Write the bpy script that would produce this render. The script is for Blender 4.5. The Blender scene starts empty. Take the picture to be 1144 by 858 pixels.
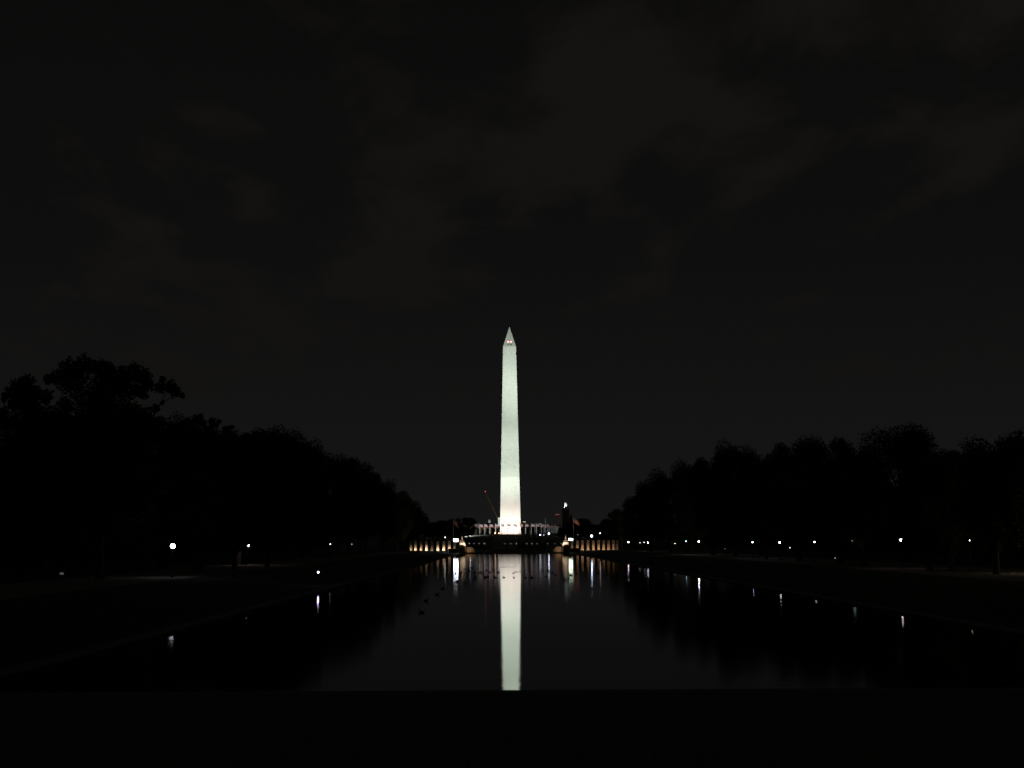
import bpy, math, random
import numpy as np
from mathutils import Vector, Matrix, Euler

random.seed(7)
rng = np.random.default_rng(7)
scene = bpy.context.scene
COL = scene.collection
R = math.radians

# ------------------------------------------------------------------ camera
CZ = 5.64
FPX = 1709.0
PITCH, YAW, ROLL = R(5.87), R(-0.30), R(-0.28)
cam_d = bpy.data.cameras.new('camera')
cam_d.sensor_width = 36.0
cam_d.lens = FPX / 1144.0 * 36.0
cam_d.clip_start = 0.1
cam_d.clip_end = 20000
cam = bpy.data.objects.new('camera', cam_d)
COL.objects.link(cam)
CM = (Matrix.Rotation(YAW, 3, 'Z') @ Matrix.Rotation(math.pi / 2 + PITCH, 3, 'X') @ Matrix.Rotation(ROLL, 3, 'Z'))
cam.rotation_euler = CM.to_euler()
cam.location = (0, 0, CZ)
scene.camera = cam

# ------------------------------------------------------------------ sky
world = bpy.data.worlds.new('World')
scene.world = world
world.use_nodes = True
nt = world.node_tree
nt.nodes.clear()
w_out = nt.nodes.new('ShaderNodeOutputWorld')
w_bg = nt.nodes.new('ShaderNodeBackground')
w_tc = nt.nodes.new('ShaderNodeTexCoord')
w_sep = nt.nodes.new('ShaderNodeSeparateXYZ')
nt.links.new(w_tc.outputs['Generated'], w_sep.inputs[0])
# direction projected on a flat cloud deck, so that clouds shrink towards the horizon
w_mx = nt.nodes.new('ShaderNodeMath'); w_mx.operation = 'MAXIMUM'; w_mx.inputs[1].default_value = 0.02
nt.links.new(w_sep.outputs['Z'], w_mx.inputs[0])
w_add = nt.nodes.new('ShaderNodeMath'); w_add.operation = 'ADD'; w_add.inputs[1].default_value = 0.06
nt.links.new(w_mx.outputs[0], w_add.inputs[0])
w_dx = nt.nodes.new('ShaderNodeMath'); w_dx.operation = 'DIVIDE'
w_dy = nt.nodes.new('ShaderNodeMath'); w_dy.operation = 'DIVIDE'
nt.links.new(w_sep.outputs['X'], w_dx.inputs[0]); nt.links.new(w_add.outputs[0], w_dx.inputs[1])
nt.links.new(w_sep.outputs['Y'], w_dy.inputs[0]); nt.links.new(w_add.outputs[0], w_dy.inputs[1])
w_cb = nt.nodes.new('ShaderNodeCombineXYZ')
nt.links.new(w_dx.outputs[0], w_cb.inputs['X']); nt.links.new(w_dy.outputs[0], w_cb.inputs['Y'])
w_map = nt.nodes.new('ShaderNodeMapping')
w_map.inputs['Rotation'].default_value = (0, 0, 0.35)
w_map.inputs['Scale'].default_value = (1.0, 0.42, 1.0)
w_map.inputs['Location'].default_value = (3.1, 0.4, 0)
nt.links.new(w_cb.outputs[0], w_map.inputs['Vector'])
w_n = nt.nodes.new('ShaderNodeTexNoise')
w_n.inputs['Scale'].default_value = 3.3
w_n.inputs['Detail'].default_value = 9.0
w_n.inputs['Roughness'].default_value = 0.56
w_n.inputs['Distortion'].default_value = 0.25
nt.links.new(w_map.outputs[0], w_n.inputs['Vector'])
w_cr = nt.nodes.new('ShaderNodeValToRGB')
w_cr.color_ramp.elements[0].position = 0.45
w_cr.color_ramp.elements[0].color = (0, 0, 0, 1)
w_cr.color_ramp.elements[1].position = 0.60
w_cr.color_ramp.elements[1].color = (1, 1, 1, 1)
# the cloud bank lies in a broad belt across the deck, thin elsewhere
w_dot = nt.nodes.new('ShaderNodeVectorMath'); w_dot.operation = 'DOT_PRODUCT'
w_dot.inputs[1].default_value = (0.885, 0.466, 0)
nt.links.new(w_cb.outputs[0], w_dot.inputs[0])
w_sb = nt.nodes.new('ShaderNodeMath'); w_sb.operation = 'SUBTRACT'; w_sb.inputs[1].default_value = 1.56
nt.links.new(w_dot.outputs['Value'], w_sb.inputs[0])
w_ab = nt.nodes.new('ShaderNodeMath'); w_ab.operation = 'ABSOLUTE'
nt.links.new(w_sb.outputs[0], w_ab.inputs[0])
w_bl = nt.nodes.new('ShaderNodeMapRange'); w_bl.interpolation_type = 'SMOOTHSTEP'
w_bl.inputs['From Min'].default_value = 0.0; w_bl.inputs['From Max'].default_value = 0.8
w_bl.inputs['To Min'].default_value = 0.055; w_bl.inputs['To Max'].default_value = -0.075
nt.links.new(w_ab.outputs[0], w_bl.inputs['Value'])
w_ad2 = nt.nodes.new('ShaderNodeMath'); w_ad2.operation = 'ADD'
nt.links.new(w_n.outputs['Fac'], w_ad2.inputs[0]); nt.links.new(w_bl.outputs[0], w_ad2.inputs[1])
nt.links.new(w_ad2.outputs[0], w_cr.inputs[0])
# clouds fade out towards the horizon
w_h = nt.nodes.new('ShaderNodeMapRange')
w_h.inputs['From Min'].default_value = 0.04
w_h.inputs['From Max'].default_value = 0.20
nt.links.new(w_sep.outputs['Z'], w_h.inputs['Value'])
w_mul = nt.nodes.new('ShaderNodeMath'); w_mul.operation = 'MULTIPLY'
nt.links.new(w_cr.outputs['Color'], w_mul.inputs[0])
nt.links.new(w_h.outputs[0], w_mul.inputs[1])
w_gr = nt.nodes.new('ShaderNodeValToRGB')      # city glow near the horizon
e = w_gr.color_ramp.elements
e[0].position = 0.0; e[0].color = (0.0084, 0.0083, 0.0090, 1)
e[1].position = 1.0; e[1].color = (0.0030, 0.0029, 0.0027, 1)
m = e.new(0.10); m.color = (0.0061, 0.0060, 0.0059, 1)
m = e.new(0.18); m.color = (0.0046, 0.0045, 0.0045, 1)
m = e.new(0.35); m.color = (0.0034, 0.0033, 0.0031, 1)
nt.links.new(w_sep.outputs['Z'], w_gr.inputs[0])
w_mix = nt.nodes.new('ShaderNodeMix'); w_mix.data_type = 'RGBA'
nt.links.new(w_mul.outputs[0], w_mix.inputs[0])
nt.links.new(w_gr.outputs['Color'], w_mix.inputs[6])
w_mix.inputs[7].default_value = (0.0068, 0.0062, 0.0052, 1)
nt.links.new(w_mix.outputs[2], w_bg.inputs['Color'])
w_bg.inputs['Strength'].default_value = 1.0
nt.links.new(w_bg.outputs[0], w_out.inputs[0])

scene.view_settings.view_transform = 'Standard'
scene.view_settings.look = 'None'
scene.view_settings.exposure = 0.0
scene.view_settings.gamma = 1.0
scene.view_settings.use_curve_mapping = False
scene.cycles.max_bounces = 4
scene.cycles.diffuse_bounces = 2
scene.cycles.glossy_bounces = 3
scene.cycles.use_denoising = True
scene.cycles.caustics_reflective = False
scene.cycles.caustics_refractive = False
scene.cycles.sample_clamp_indirect = 3.0

# ------------------------------------------------------------------ helpers
def ray(px, py):
    v = Vector(((px - 572.0) / FPX, -(py - 429.0) / FPX, -1.0))
    return CM @ v

def at(px, py, Y):
    d = ray(px, py)
    t = Y / d.y
    return Vector((d.x * t, Y, CZ + d.z * t))

def on_water(px, py, z=0.0):
    d = ray(px, py)
    t = (z - CZ) / d.z
    return Vector((d.x * t, d.y * t, z))

def tag(o, label=None, cat=None, group=None, kind=None):
    if label: o['label'] = label
    if cat: o['category'] = cat
    if group: o['group'] = group
    if kind: o['kind'] = kind
    return o

def empty(name, loc, rz=0.0, label=None, cat=None, group=None):
    o = bpy.data.objects.new(name, None)
    COL.objects.link(o)
    o.location = loc
    o.rotation_euler = (0, 0, rz)
    return tag(o, label, cat, group)

def copy_tree(o, parent=None):
    c = o.copy()
    COL.objects.link(c)
    if parent is not None: c.parent = parent
    for ch in list(o.children):
        copy_tree(ch, c)
    return c

class MB:
    def __init__(s): s.v = []; s.f = []; s.smooth = False
    def quad_box(s, bot, top):
        n = len(s.v); s.v += bot + top
        s.f += [(n+3, n+2, n+1, n), (n+4, n+5, n+6, n+7)]
        for i in range(4):
            j = (i+1) % 4
            s.f.append((n+i, n+j, n+4+j, n+4+i))
        return s
    def box(s, x0, x1, y0, y1, z0, z1, t=1.0, tx=None):
        cx, cy = (x0+x1)/2, (y0+y1)/2
        def T(x, y): return (cx+(x-cx)*t, cy+(y-cy)*t)
        c = [(x0,y0),(x1,y0),(x1,y1),(x0,y1)]
        return s.quad_box([(x,y,z0) for x,y in c], [(*T(x,y),z1) for x,y in c])
    def rings(s, rs, caps=True):
        n0 = len(s.v); k = len(rs[0])
        for r in rs: s.v += [tuple(p) for p in r]
        for i in range(len(rs)-1):
            for j in range(k):
                a = n0+i*k+j; b = n0+i*k+(j+1)%k
                s.f.append((a, b, b+k, a+k))
        if caps:
            s.f.append(tuple(n0+j for j in reversed(range(k))))
            s.f.append(tuple(n0+(len(rs)-1)*k+j for j in range(k)))
        return s
    def lathe(s, prof, seg=12, cx=0, cy=0):
        return s.rings([[(cx+r*math.cos(2*math.pi*j/seg), cy+r*math.sin(2*math.pi*j/seg), z) for j in range(seg)] for r, z in prof])
    def tube(s, pts, rad, seg=8):
        pts = [Vector(p) for p in pts]
        rs = []
        for i, p in enumerate(pts):
            a = pts[max(0, i-1)]; b = pts[min(len(pts)-1, i+1)]
            d = (b-a).normalized()
            u = d.cross(Vector((0.123, 0.97, 0.2)) if abs(d.y) < .9 else Vector((1, 0, .1))).normalized()
            w = d.cross(u)
            r = rad[i] if isinstance(rad, (list, tuple)) else rad
            rs.append([p + u*r*math.cos(2*math.pi*j/seg) + w*r*math.sin(2*math.pi*j/seg) for j in range(seg)])
        return s.rings(rs)
    def build(s, name, mat, parent=None, smooth=False, loc=None):
        me = bpy.data.meshes.new(name)
        me.from_pydata([tuple(p) for p in s.v], [], s.f)
        me.materials.append(mat)
        me.update()
        if smooth:
            for p in me.polygons: p.use_smooth = True
        o = bpy.data.objects.new(name, me)
        COL.objects.link(o)
        if parent is not None: o.parent = parent
        if loc is not None: o.location = loc
        return o

# ------------------------------------------------------------------ materials
def mat(name, c, rough=0.8, c2=None, scale=3.0, metal=0.0, detail=4, bump=0.0, vec='Object'):
    m = bpy.data.materials.new(name); m.use_nodes = True
    n = m.node_tree.nodes; l = m.node_tree.links
    b = n['Principled BSDF']
    b.inputs['Roughness'].default_value = rough
    b.inputs['Metallic'].default_value = metal
    if c2 is None: c2 = tuple(x*0.7 for x in c)
    tc = n.new('ShaderNodeTexCoord'); no = n.new('ShaderNodeTexNoise')
    no.inputs['Scale'].default_value = scale; no.inputs['Detail'].default_value = detail
    l.new(tc.outputs[vec], no.inputs['Vector'])
    mx = n.new('ShaderNodeMix'); mx.data_type = 'RGBA'
    mx.inputs[6].default_value = (*c, 1); mx.inputs[7].default_value = (*c2, 1)
    l.new(no.outputs['Fac'], mx.inputs[0]); l.new(mx.outputs[2], b.inputs['Base Color'])
    if bump:
        bp = n.new('ShaderNodeBump'); bp.inputs['Strength'].default_value = bump
        l.new(no.outputs['Fac'], bp.inputs['Height']); l.new(bp.outputs[0], b.inputs['Normal'])
    return m

def glow(name, c, s):
    m = bpy.data.materials.new(name); m.use_nodes = True
    n = m.node_tree.nodes; l = m.node_tree.links
    b = n['Principled BSDF']
    b.inputs['Base Color'].default_value = (0.8, 0.8, 0.8, 1)
    b.inputs['Emission Color'].default_value = (*c, 1)
    b.inputs['Emission Strength'].default_value = s
    return m

M = {}
M['grass'] = mat('grass', (0.025, 0.038, 0.018), 1.0, (0.042, 0.05, 0.026), 0.8, bump=0.3)
M['leaf'] = mat('foliage', (0.045, 0.07, 0.03), 0.9, (0.08, 0.10, 0.04), 0.5)
M['bark'] = mat('bark', (0.12, 0.095, 0.07), 1.0, (0.06, 0.05, 0.04), 4.0, bump=0.5)
M['granite'] = mat('granite', (0.21, 0.21, 0.20), 0.7, (0.15, 0.15, 0.145), 6.0)
M['path'] = mat('gravel_path', (0.33, 0.29, 0.23), 0.95, (0.24, 0.21, 0.17), 1.5)
M['asphalt'] = mat('asphalt', (0.05, 0.05, 0.05), 0.9)
M['iron'] = mat('painted_iron', (0.03, 0.035, 0.03), 0.5)
M['pole'] = mat('white_pole', (0.7, 0.72, 0.72), 0.4)
M['stone'] = mat('warm_stone', (0.42, 0.36, 0.29), 0.8, (0.30, 0.26, 0.21), 2.0)
M['bronze'] = mat('bronze', (0.10, 0.08, 0.04), 0.5, metal=0.6)
M['sandstone'] = mat('red_sandstone', (0.20, 0.09, 0.07), 0.9)
M['dark_glass'] = mat('dark_glass', (0.02, 0.02, 0.025), 0.2)
M['brown_wall'] = mat('brown_masonry', (0.28, 0.2, 0.13), 0.9, scale=0.05)
M['steel'] = mat('crane_steel', (0.45, 0.30, 0.10), 0.6)
M['duck'] = mat('duck_feathers', (0.06, 0.045, 0.03), 0.8, (0.03, 0.025, 0.02), 8)
M['duck_bill'] = mat('duck_bill', (0.25, 0.18, 0.05), 0.5)
M['slot'] = mat('window_slot', (0.01, 0.01, 0.01), 0.8)

# marble of the obelisk: courses of blocks, paler below the old building stop
def marble():
    m = bpy.data.materials.new('marble_blocks'); m.use_nodes = True
    n = m.node_tree.nodes; l = m.node_tree.links
    b = n['Principled BSDF']; b.inputs['Roughness'].default_value = 0.8
    b.inputs['Specular IOR Level'].default_value = 0.2
    tc = n.new('ShaderNodeTexCoord'); sp = n.new('ShaderNodeSeparateXYZ')
    l.new(tc.outputs['Object'], sp.inputs[0])
    ad = n.new('ShaderNodeMath'); ad.operation = 'ADD'
    l.new(sp.outputs['X'], ad.inputs[0]); l.new(sp.outputs['Y'], ad.inputs[1])
    cb = n.new('ShaderNodeCombineXYZ')
    l.new(ad.outputs[0], cb.inputs['X']); l.new(sp.outputs['Z'], cb.inputs['Y'])
    br = n.new('ShaderNodeTexBrick')
    br.inputs['Scale'].default_value = 1.0
    br.inputs['Brick Width'].default_value = 2.2
    br.inputs['Row Height'].default_value = 0.61
    br.inputs['Mortar Size'].default_value = 0.02
    br.inputs['Color1'].default_value = (0.57, 0.57, 0.54, 1)
    br.inputs['Color2'].default_value = (0.51, 0.51, 0.48, 1)
    br.inputs['Mortar'].default_value = (0.42, 0.42, 0.40, 1)
    l.new(cb.outputs[0], br.inputs['Vector'])
    no = n.new('ShaderNodeTexNoise'); no.inputs['Scale'].default_value = 1.0; no.inputs['Detail'].default_value = 6
    mp = n.new('ShaderNodeMapping'); mp.inputs['Scale'].default_value = (0.45, 0.45, 0.12)
    l.new(tc.outputs['Object'], mp.inputs['Vector']); l.new(mp.outputs[0], no.inputs['Vector'])
    rp = n.new('ShaderNodeMapRange'); rp.inputs['To Min'].default_value = 0.89; rp.inputs['To Max'].default_value = 1.08
    l.new(no.outputs['Fac'], rp.inputs['Value'])
    st = n.new('ShaderNodeMapRange')     # marble from another quarry above 46 m
    st.inputs['From Min'].default_value = 45.6; st.inputs['From Max'].default_value = 46.4
    st.inputs['To Min'].default_value = 1.22; st.inputs['To Max'].default_value = 1.0
    l.new(sp.outputs['Z'], st.inputs['Value'])
    k = n.new('ShaderNodeMath'); k.operation = 'MULTIPLY'
    l.new(rp.outputs[0], k.inputs[0]); l.new(st.outputs[0], k.inputs[1])
    vm = n.new('ShaderNodeVectorMath'); vm.operation = 'SCALE'
    l.new(br.outputs['Color'], vm.inputs[0]); l.new(k.outputs[0], vm.inputs['Scale'])
    l.new(vm.outputs[0], b.inputs['Base Color'])
    return m
M['marble'] = marble()

def flag_mat():
    m = bpy.data.materials.new('striped_flag_cloth'); m.use_nodes = True
    n = m.node_tree.nodes; l = m.node_tree.links
    b = n['Principled BSDF']; b.inputs['Roughness'].default_value = 0.9
    uv = n.new('ShaderNodeTexCoord'); sp = n.new('ShaderNodeSeparateXYZ'); l.new(uv.outputs['UV'], sp.inputs[0])
    mu = n.new('ShaderNodeMath'); mu.operation = 'MULTIPLY'; mu.inputs[1].default_value = 6.5
    l.new(sp.outputs['Y'], mu.inputs[0])
    fr = n.new('ShaderNodeMath'); fr.operation = 'FRACT'; l.new(mu.outputs[0], fr.inputs[0])
    gt = n.new('ShaderNodeMath'); gt.operation = 'GREATER_THAN'; gt.inputs[1].default_value = 0.5
    l.new(fr.outputs[0], gt.inputs[0])
    m1 = n.new('ShaderNodeMix'); m1.data_type = 'RGBA'
    m1.inputs[6].default_value = (0.55, 0.03, 0.05, 1); m1.inputs[7].default_value = (0.8, 0.8, 0.8, 1)
    l.new(gt.outputs[0], m1.inputs[0])
    a = n.new('ShaderNodeMath'); a.operation = 'LESS_THAN'; a.inputs[1].default_value = 0.4; l.new(sp.outputs['X'], a.inputs[0])
    c = n.new('ShaderNodeMath'); c.operation = 'GREATER_THAN'; c.inputs[1].default_value = 0.46; l.new(sp.outputs['Y'], c.inputs[0])
    d = n.new('ShaderNodeMath'); d.operation = 'MULTIPLY'; l.new(a.outputs[0], d.inputs[0]); l.new(c.outputs[0], d.inputs[1])
    # small white stars: dots on the blue canton
    vo = n.new('ShaderNodeTexVoronoi'); vo.inputs['Scale'].default_value = 22; vo.inputs['Randomness'].default_value = 0.0
    l.new(uv.outputs['UV'], vo.inputs['Vector'])
    lt = n.new('ShaderNodeMath'); lt.operation = 'LESS_THAN'; lt.inputs[1].default_value = 0.28; l.new(vo.outputs['Distance'], lt.inputs[0])
    m3 = n.new('ShaderNodeMix'); m3.data_type = 'RGBA'
    m3.inputs[6].default_value = (0.03, 0.04, 0.16, 1); m3.inputs[7].default_value = (0.8, 0.8, 0.8, 1)
    l.new(lt.outputs[0], m3.inputs[0])
    m2 = n.new('ShaderNodeMix'); m2.data_type = 'RGBA'
    l.new(d.outputs[0], m2.inputs[0]); l.new(m1.outputs[2], m2.inputs[6]); l.new(m3.outputs[2], m2.inputs[7])
    l.new(m2.outputs[2], b.inputs['Base Color'])
    return m
M['flag'] = flag_mat()

def water_mat():
    m = bpy.data.materials.new('pool_water'); m.use_nodes = True
    n = m.node_tree.nodes; l = m.node_tree.links
    n.remove(n['Principled BSDF'])
    gls = n.new('ShaderNodeBsdfAnisotropic'); gls.distribution = 'BECKMANN'
    gls.inputs['Roughness'].default_value = 0.07; gls.inputs['Color'].default_value = (1, 1, 1, 1)
    df = n.new('ShaderNodeBsdfDiffuse'); df.inputs['Color'].default_value = (0.006, 0.008, 0.006, 1)
    fr = n.new('ShaderNodeFresnel'); fr.inputs['IOR'].default_value = 1.333
    ms = n.new('ShaderNodeMixShader'); out = n['Material Output']
    l.new(fr.outputs[0], ms.inputs[0]); l.new(df.outputs[0], ms.inputs[1]); l.new(gls.outputs[0], ms.inputs[2]); l.new(ms.outputs[0], out.inputs[0])
    tc = n.new('ShaderNodeTexCoord')
    n1 = n.new('ShaderNodeTexNoise'); n1.inputs['Scale'].default_value = 1.3; n1.inputs['Detail'].default_value = 3
    n2 = n.new('ShaderNodeTexNoise'); n2.inputs['Scale'].default_value = 0.16; n2.inputs['Detail'].default_value = 2
    l.new(tc.outputs['Object'], n1.inputs['Vector']); l.new(tc.outputs['Object'], n2.inputs['Vector'])
    b1 = n.new('ShaderNodeBump'); b1.inputs['Strength'].default_value = 1.0; b1.inputs['Distance'].default_value = 0.0022
    b2 = n.new('ShaderNodeBump'); b2.inputs['Strength'].default_value = 1.0; b2.inputs['Distance'].default_value = 0.003
    l.new(n2.outputs['Fac'], b2.inputs['Height']); l.new(n1.outputs['Fac'], b1.inputs['Height'])
    l.new(b2.outputs[0], b1.inputs['Normal']); l.new(b1.outputs[0], gls.inputs['Normal'])
    return m
M['water'] = water_mat()

def paving_mat():
    m = mat('plaza_paving', (0.20, 0.21, 0.20), 0.85, (0.14, 0.15, 0.14), 0.9)
    n = m.node_tree.nodes; l = m.node_tree.links
    b = n['Principled BSDF']; mx = [x for x in n if x.bl_idname == 'ShaderNodeMix'][0]
    tc = [x for x in n if x.bl_idname == 'ShaderNodeTexCoord'][0]
    br = n.new('ShaderNodeTexBrick'); br.inputs['Scale'].default_value = 1.0
    br.inputs['Brick Width'].default_value = 1.8; br.inputs['Row Height'].default_value = 1.2; br.inputs['Mortar Size'].default_value = 0.03
    br.inputs['Color1'].default_value = (1, 1, 1, 1); br.inputs['Color2'].default_value = (0.75, 0.75, 0.75, 1); br.inputs['Mortar'].default_value = (0.35, 0.35, 0.35, 1)
    l.new(tc.outputs['Object'], br.inputs['Vector'])
    mu = n.new('ShaderNodeMix'); mu.data_type = 'RGBA'; mu.blend_type = 'MULTIPLY'; mu.inputs[0].default_value = 1.0
    l.new(mx.outputs[2], mu.inputs[6]); l.new(br.outputs['Color'], mu.inputs[7]); l.new(mu.outputs[2], b.inputs['Base Color'])
    return m
M['paving'] = paving_mat()

# ------------------------------------------------------------------ the setting
XL, XR, YN, YF = -20.9, 30.1, 57.5, 716.0
AX = 4.6                       # pool axis
MY = 1240.0                    # obelisk
MZ = 11.0
def sm(t): t = max(0.0, min(1.0, t)); return t*t*(3-2*t)
def hgt(x, y):
    if XL < x < XR and YN < y < YF: return -0.6
    d = max(XL - x, x - XR, y - YF, 0.0)
    z = 0.10 + 0.9*sm((d-3)/14.0)
    r = math.hypot((x-AX), (y-MY)*1.0)
    z += (MZ-1.0)*sm(1-(r-62)/285.0)
    return z
xs = sorted(set([-6000, -3000, -1500, -900, -600] + list(range(-420, 421, 12)) + [600, 900, 1500, 3000, 6000] + [XL, XL+0.02, XR, XR-0.02] +
                [XL-3, XL-6, XL-9, XR+3, XR+6, XR+9, XL-1.5, XR+1.5]))
ys = sorted(set([-300, -100, -20, 20, 45, YN, YN+0.02, YF, YF-0.02, YF+3, YF+6, YF+9, YF+13, YF+17] + list(range(100, 700, 50)) +
                list(range(750, 1650, 12)) + [1800, 2200, 3000, 5000, 9000, 14000]))
g = MB()
for y in ys:
    for x in xs: g.v.append((x, y, hgt(x, y)))
nx = len(xs)
for j in range(len(ys)-1):
    for i in range(nx-1):
        a = j*nx+i; g.f.append((a, a+1, a+1+nx, a+nx))
tag(g.build('ground', M['grass'], smooth=False), kind='structure')
w = MB(); w.v = [(XL, YN, 0), (XR, YN, 0), (XR, YF, 0), (XL, YF, 0)]; w.f = [(0, 1, 2, 3)]
tag(w.build('water', M['water']), kind='structure')
c = MB()
CW = 1.3
c.box(XL-CW, XL, YN, YF, -0.5, 0.15).box(XR, XR+CW, YN, YF, -0.5, 0.15)
c.box(XL-CW, XR+CW, YF, YF+CW, -0.5, 0.16).box(XL-CW, XR+CW, YN-CW, YN, -0.5, 0.16)
tag(c.build('pool_kerb', M['granite']), kind='structure')
# plaza between the stairs and the water
p = MB()
p.box(-75, 85, 44.0, YN-CW, -0.4, 0.152).box(-75, 85, 39.5, 44.0, -0.4, 0.30).box(-75, 85, 30.0, 39.5, -0.4, 0.45)
tag(p.build('plaza', M['paving']), kind='structure')
s = MB(); n_st = 26
for i in range(n_st):
    y1 = 30.0 - i*1.05
    s.box(-30, 39, -8, y1, 0.3+i*0.14, 0.44+i*0.14+0.001)
tag(s.build('steps', M['granite']), kind='structure')
def strip(name, x0, x1, y0, y1, z, m):
    q = MB(); q.v = [(x0, y0, z), (x1, y0, z), (x1, y1, z), (x0, y1, z)]; q.f = [(0, 1, 2, 3)]
    return tag(q.build(name, m), kind='structure')
strip('footpath', -58, -42, 100, 705, 1.006, M['path'])
strip('footpath', 56, 80, 100, 705, 1.006, M['path'])
strip('footpath', -118, 128, 736, 744, 1.006, M['path'])
strip('road', -500, 510, 872, 886, 1.010, M['asphalt'])
k = MB(); k.box(-500, 510, 871.6, 872.0, 0.9, 1.13).box(-500, 510, 886.0, 886.4, 0.9, 1.13)
tag(k.build('road_kerb', M['granite']), kind='structure')
km = MB()
for i in range(-40, 41):
    a = 5 + i*9; q0 = len(km.v)
    km.v += [(a, 878.9, 1.015), (a+4, 878.9, 1.015), (a+4, 879.1, 1.015), (a, 879.1, 1.015)]; km.f.append((q0, q0+1, q0+2, q0+3))
tag(km.build('road_marking', M['pole']), kind='structure')

# ------------------------------------------------------------------ obelisk
ob = empty('obelisk', (AX, MY, MZ), label='tall floodlit white marble obelisk at the end of the pool', cat='monument')
hb, ht, HS, HT = 8.4, 5.25, 152.4, 169.3
sh = MB()
N = 24
rs = []
for i in range(N+1):
    t = i/N; a = hb+(ht-hb)*t
    rs.append([(-a, -a, HS*t), (a, -a, HS*t), (a, a, HS*t), (-a, a, HS*t)])
sh.rings(rs); sh.build('shaft', M['marble'], ob)
py_ = MB()
a = ht; zt = HT
py_.v = [(-a, -a, HS+.003), (a, -a, HS+.003), (a, a, HS+.003), (-a, a, HS+.003), (0, 0, zt)]
py_.f = [(3, 2, 1, 0), (0, 1, 4), (1, 2, 4), (2, 3, 4), (3, 0, 4)]
pyr = py_.build('pyramidion', M['marble'], ob)
def face_pt(u, z, off):            # point on the west face of the pyramidion
    t = (z-HS)/(HT-HS); return Vector((u, -(ht*(1-t))-off, z))
M['red_beacon'] = glow('red_beacon', (1.0, 0.22, 0.22), 3.2)
for u in (-1.15, 1.15):
    wdw = MB(); q = [face_pt(u-.45, HS+1.0, .03), face_pt(u+.45, HS+1.0, .03), face_pt(u+.45, HS+2.1, .03), face_pt(u-.45, HS+2.1, .03)]
    q2 = [v + Vector((0, .3, 0)) for v in q]
    wdw.quad_box(q, q2); wdw.build('window', M['slot'], pyr)
    bc = MB(); cz = HS+4.0
    pc = face_pt(u, cz, 0.18)
    bc.rings([[pc + Vector((r*math.cos(j*math.pi/5), dy, r*math.sin(j*math.pi/5))) for j in range(10)] for r, dy in ((.62, .3), (.62, 0), (.4, -.2))])
    bc.build('warning_light', M['red_beacon'], pyr)
pl_ = MB(); pl_.box(-10.5, 10.5, -10.5, 10.5, -.6, .12); 
tag(pl_.build('monument_plaza', M['granite'], loc=(AX, MY, MZ)), kind='structure')

def spot(name, loc, target, P, col, ang, blend=0.6, size=0.4, parent=None):
    d = bpy.data.lights.new(name, 'SPOT'); d.energy = P; d.color = col; d.spot_size = R(ang); d.spot_blend = blend; d.shadow_soft_size = size
    o = bpy.data.objects.new(name, d); COL.objects.link(o)
    o.location = loc
    dirv = Vector(target) - Vector(loc)
    o.rotation_euler = dirv.to_track_quat('-Z', 'Y').to_euler()
    return o
M['flood_lens'] = glow('flood_lens', (0.75, 0.85, 1.0), 2.0)
def floodlight(loc, target, P, col, ang, label, sc=1.0, blend=0.6, lens=None, group=None, lit=True):
    loc = Vector(loc); t = empty('floodlight', loc, label=label, cat='floodlight', group=group)
    d = (Vector(target)-loc).normalized()
    b = MB(); b.tube([(0, 0, 0), (0, 0, .5*sc)], [.10*sc, .06*sc]); b.box(-.3*sc, .3*sc, -.3*sc, .3*sc, -.2, .06*sc); b.build('bracket', M['iron'], t)
    c0 = Vector((0, 0, .8*sc))
    h = MB(); h.tube([c0-d*.35*sc, c0-d*.2*sc, c0+d*.25*sc], [.15*sc, .34*sc, .42*sc], 12); h.build('housing', M['iron'], t)
    ln = MB(); ln.tube([c0+d*.252*sc, c0+d*.27*sc], [.38*sc, .36*sc], 12); ln.build('lens', lens or M['flood_lens'], t)
    if P: spot('floodlight_beam', loc + c0 + d*.4*sc, target, P, col, ang, blend)
    return t
GREEN = (0.87, 1.0, 0.86)
for i, (xo, zt_, P, an, nm) in enumerate(((-34, 18, 5.2e5, 36, 'outermost left'), (-14, 62, 11.2e5, 29, 'just left'), (14, 96, 5.8e5, 26, 'just right'), (34, 148, 2.6e6, 29, 'outermost right'))):
    y = MY-150
    floodlight((AX+xo, y, hgt(AX+xo, y)), (AX, MY-7, MZ+zt_), P, GREEN if i else (.93, 1.0, .92), an,
               'large floodlight on the mound, ' + nm + ' of the obelisk', 1.4, group='floodlights aimed at the obelisk', lens=M['slot'], blend=1.0)
for i, xo in enumerate((-11, 0, 11)):
    floodlight((AX+xo, MY-26, MZ-0.1), (AX+xo*.3, MY-8, MZ+13), 1.5e4, (1.0, .80, .72), 110,
               ['low warm uplight at the obelisk foot, left of three', 'low warm uplight at the obelisk foot, middle of three',
                'low warm uplight at the obelisk foot, right of three'][i], 0.5, group='warm uplights at the obelisk foot', blend=1.0, lens=M['slot'])
for px, pyy, L, nm in ((603.5, 598.2, 6, 'blue white floodlight between flagpoles right of the obelisk'),
                   (613.2, 596.6, 16, 'brightest blue floodlight by the right end of the flag ring'),
                   (607.5, 597.6, 1.5, 'dim white floodlight between two brighter ones right of the obelisk'),
                   (525.3, 599.0, 6, 'white floodlight at the left end of the flag ring')):
    q = at(px, pyy, 1120)
    floodlight((q.x, q.y, q.z-.8), (q.x*.6, 600, 10), 0, None, 0, nm, 1.35 if L > 3 else .9, group='floodlights in the flag ring',
               lens=glow('flood_lens_bright', (0.72, 0.78, 1.0), L))

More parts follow.
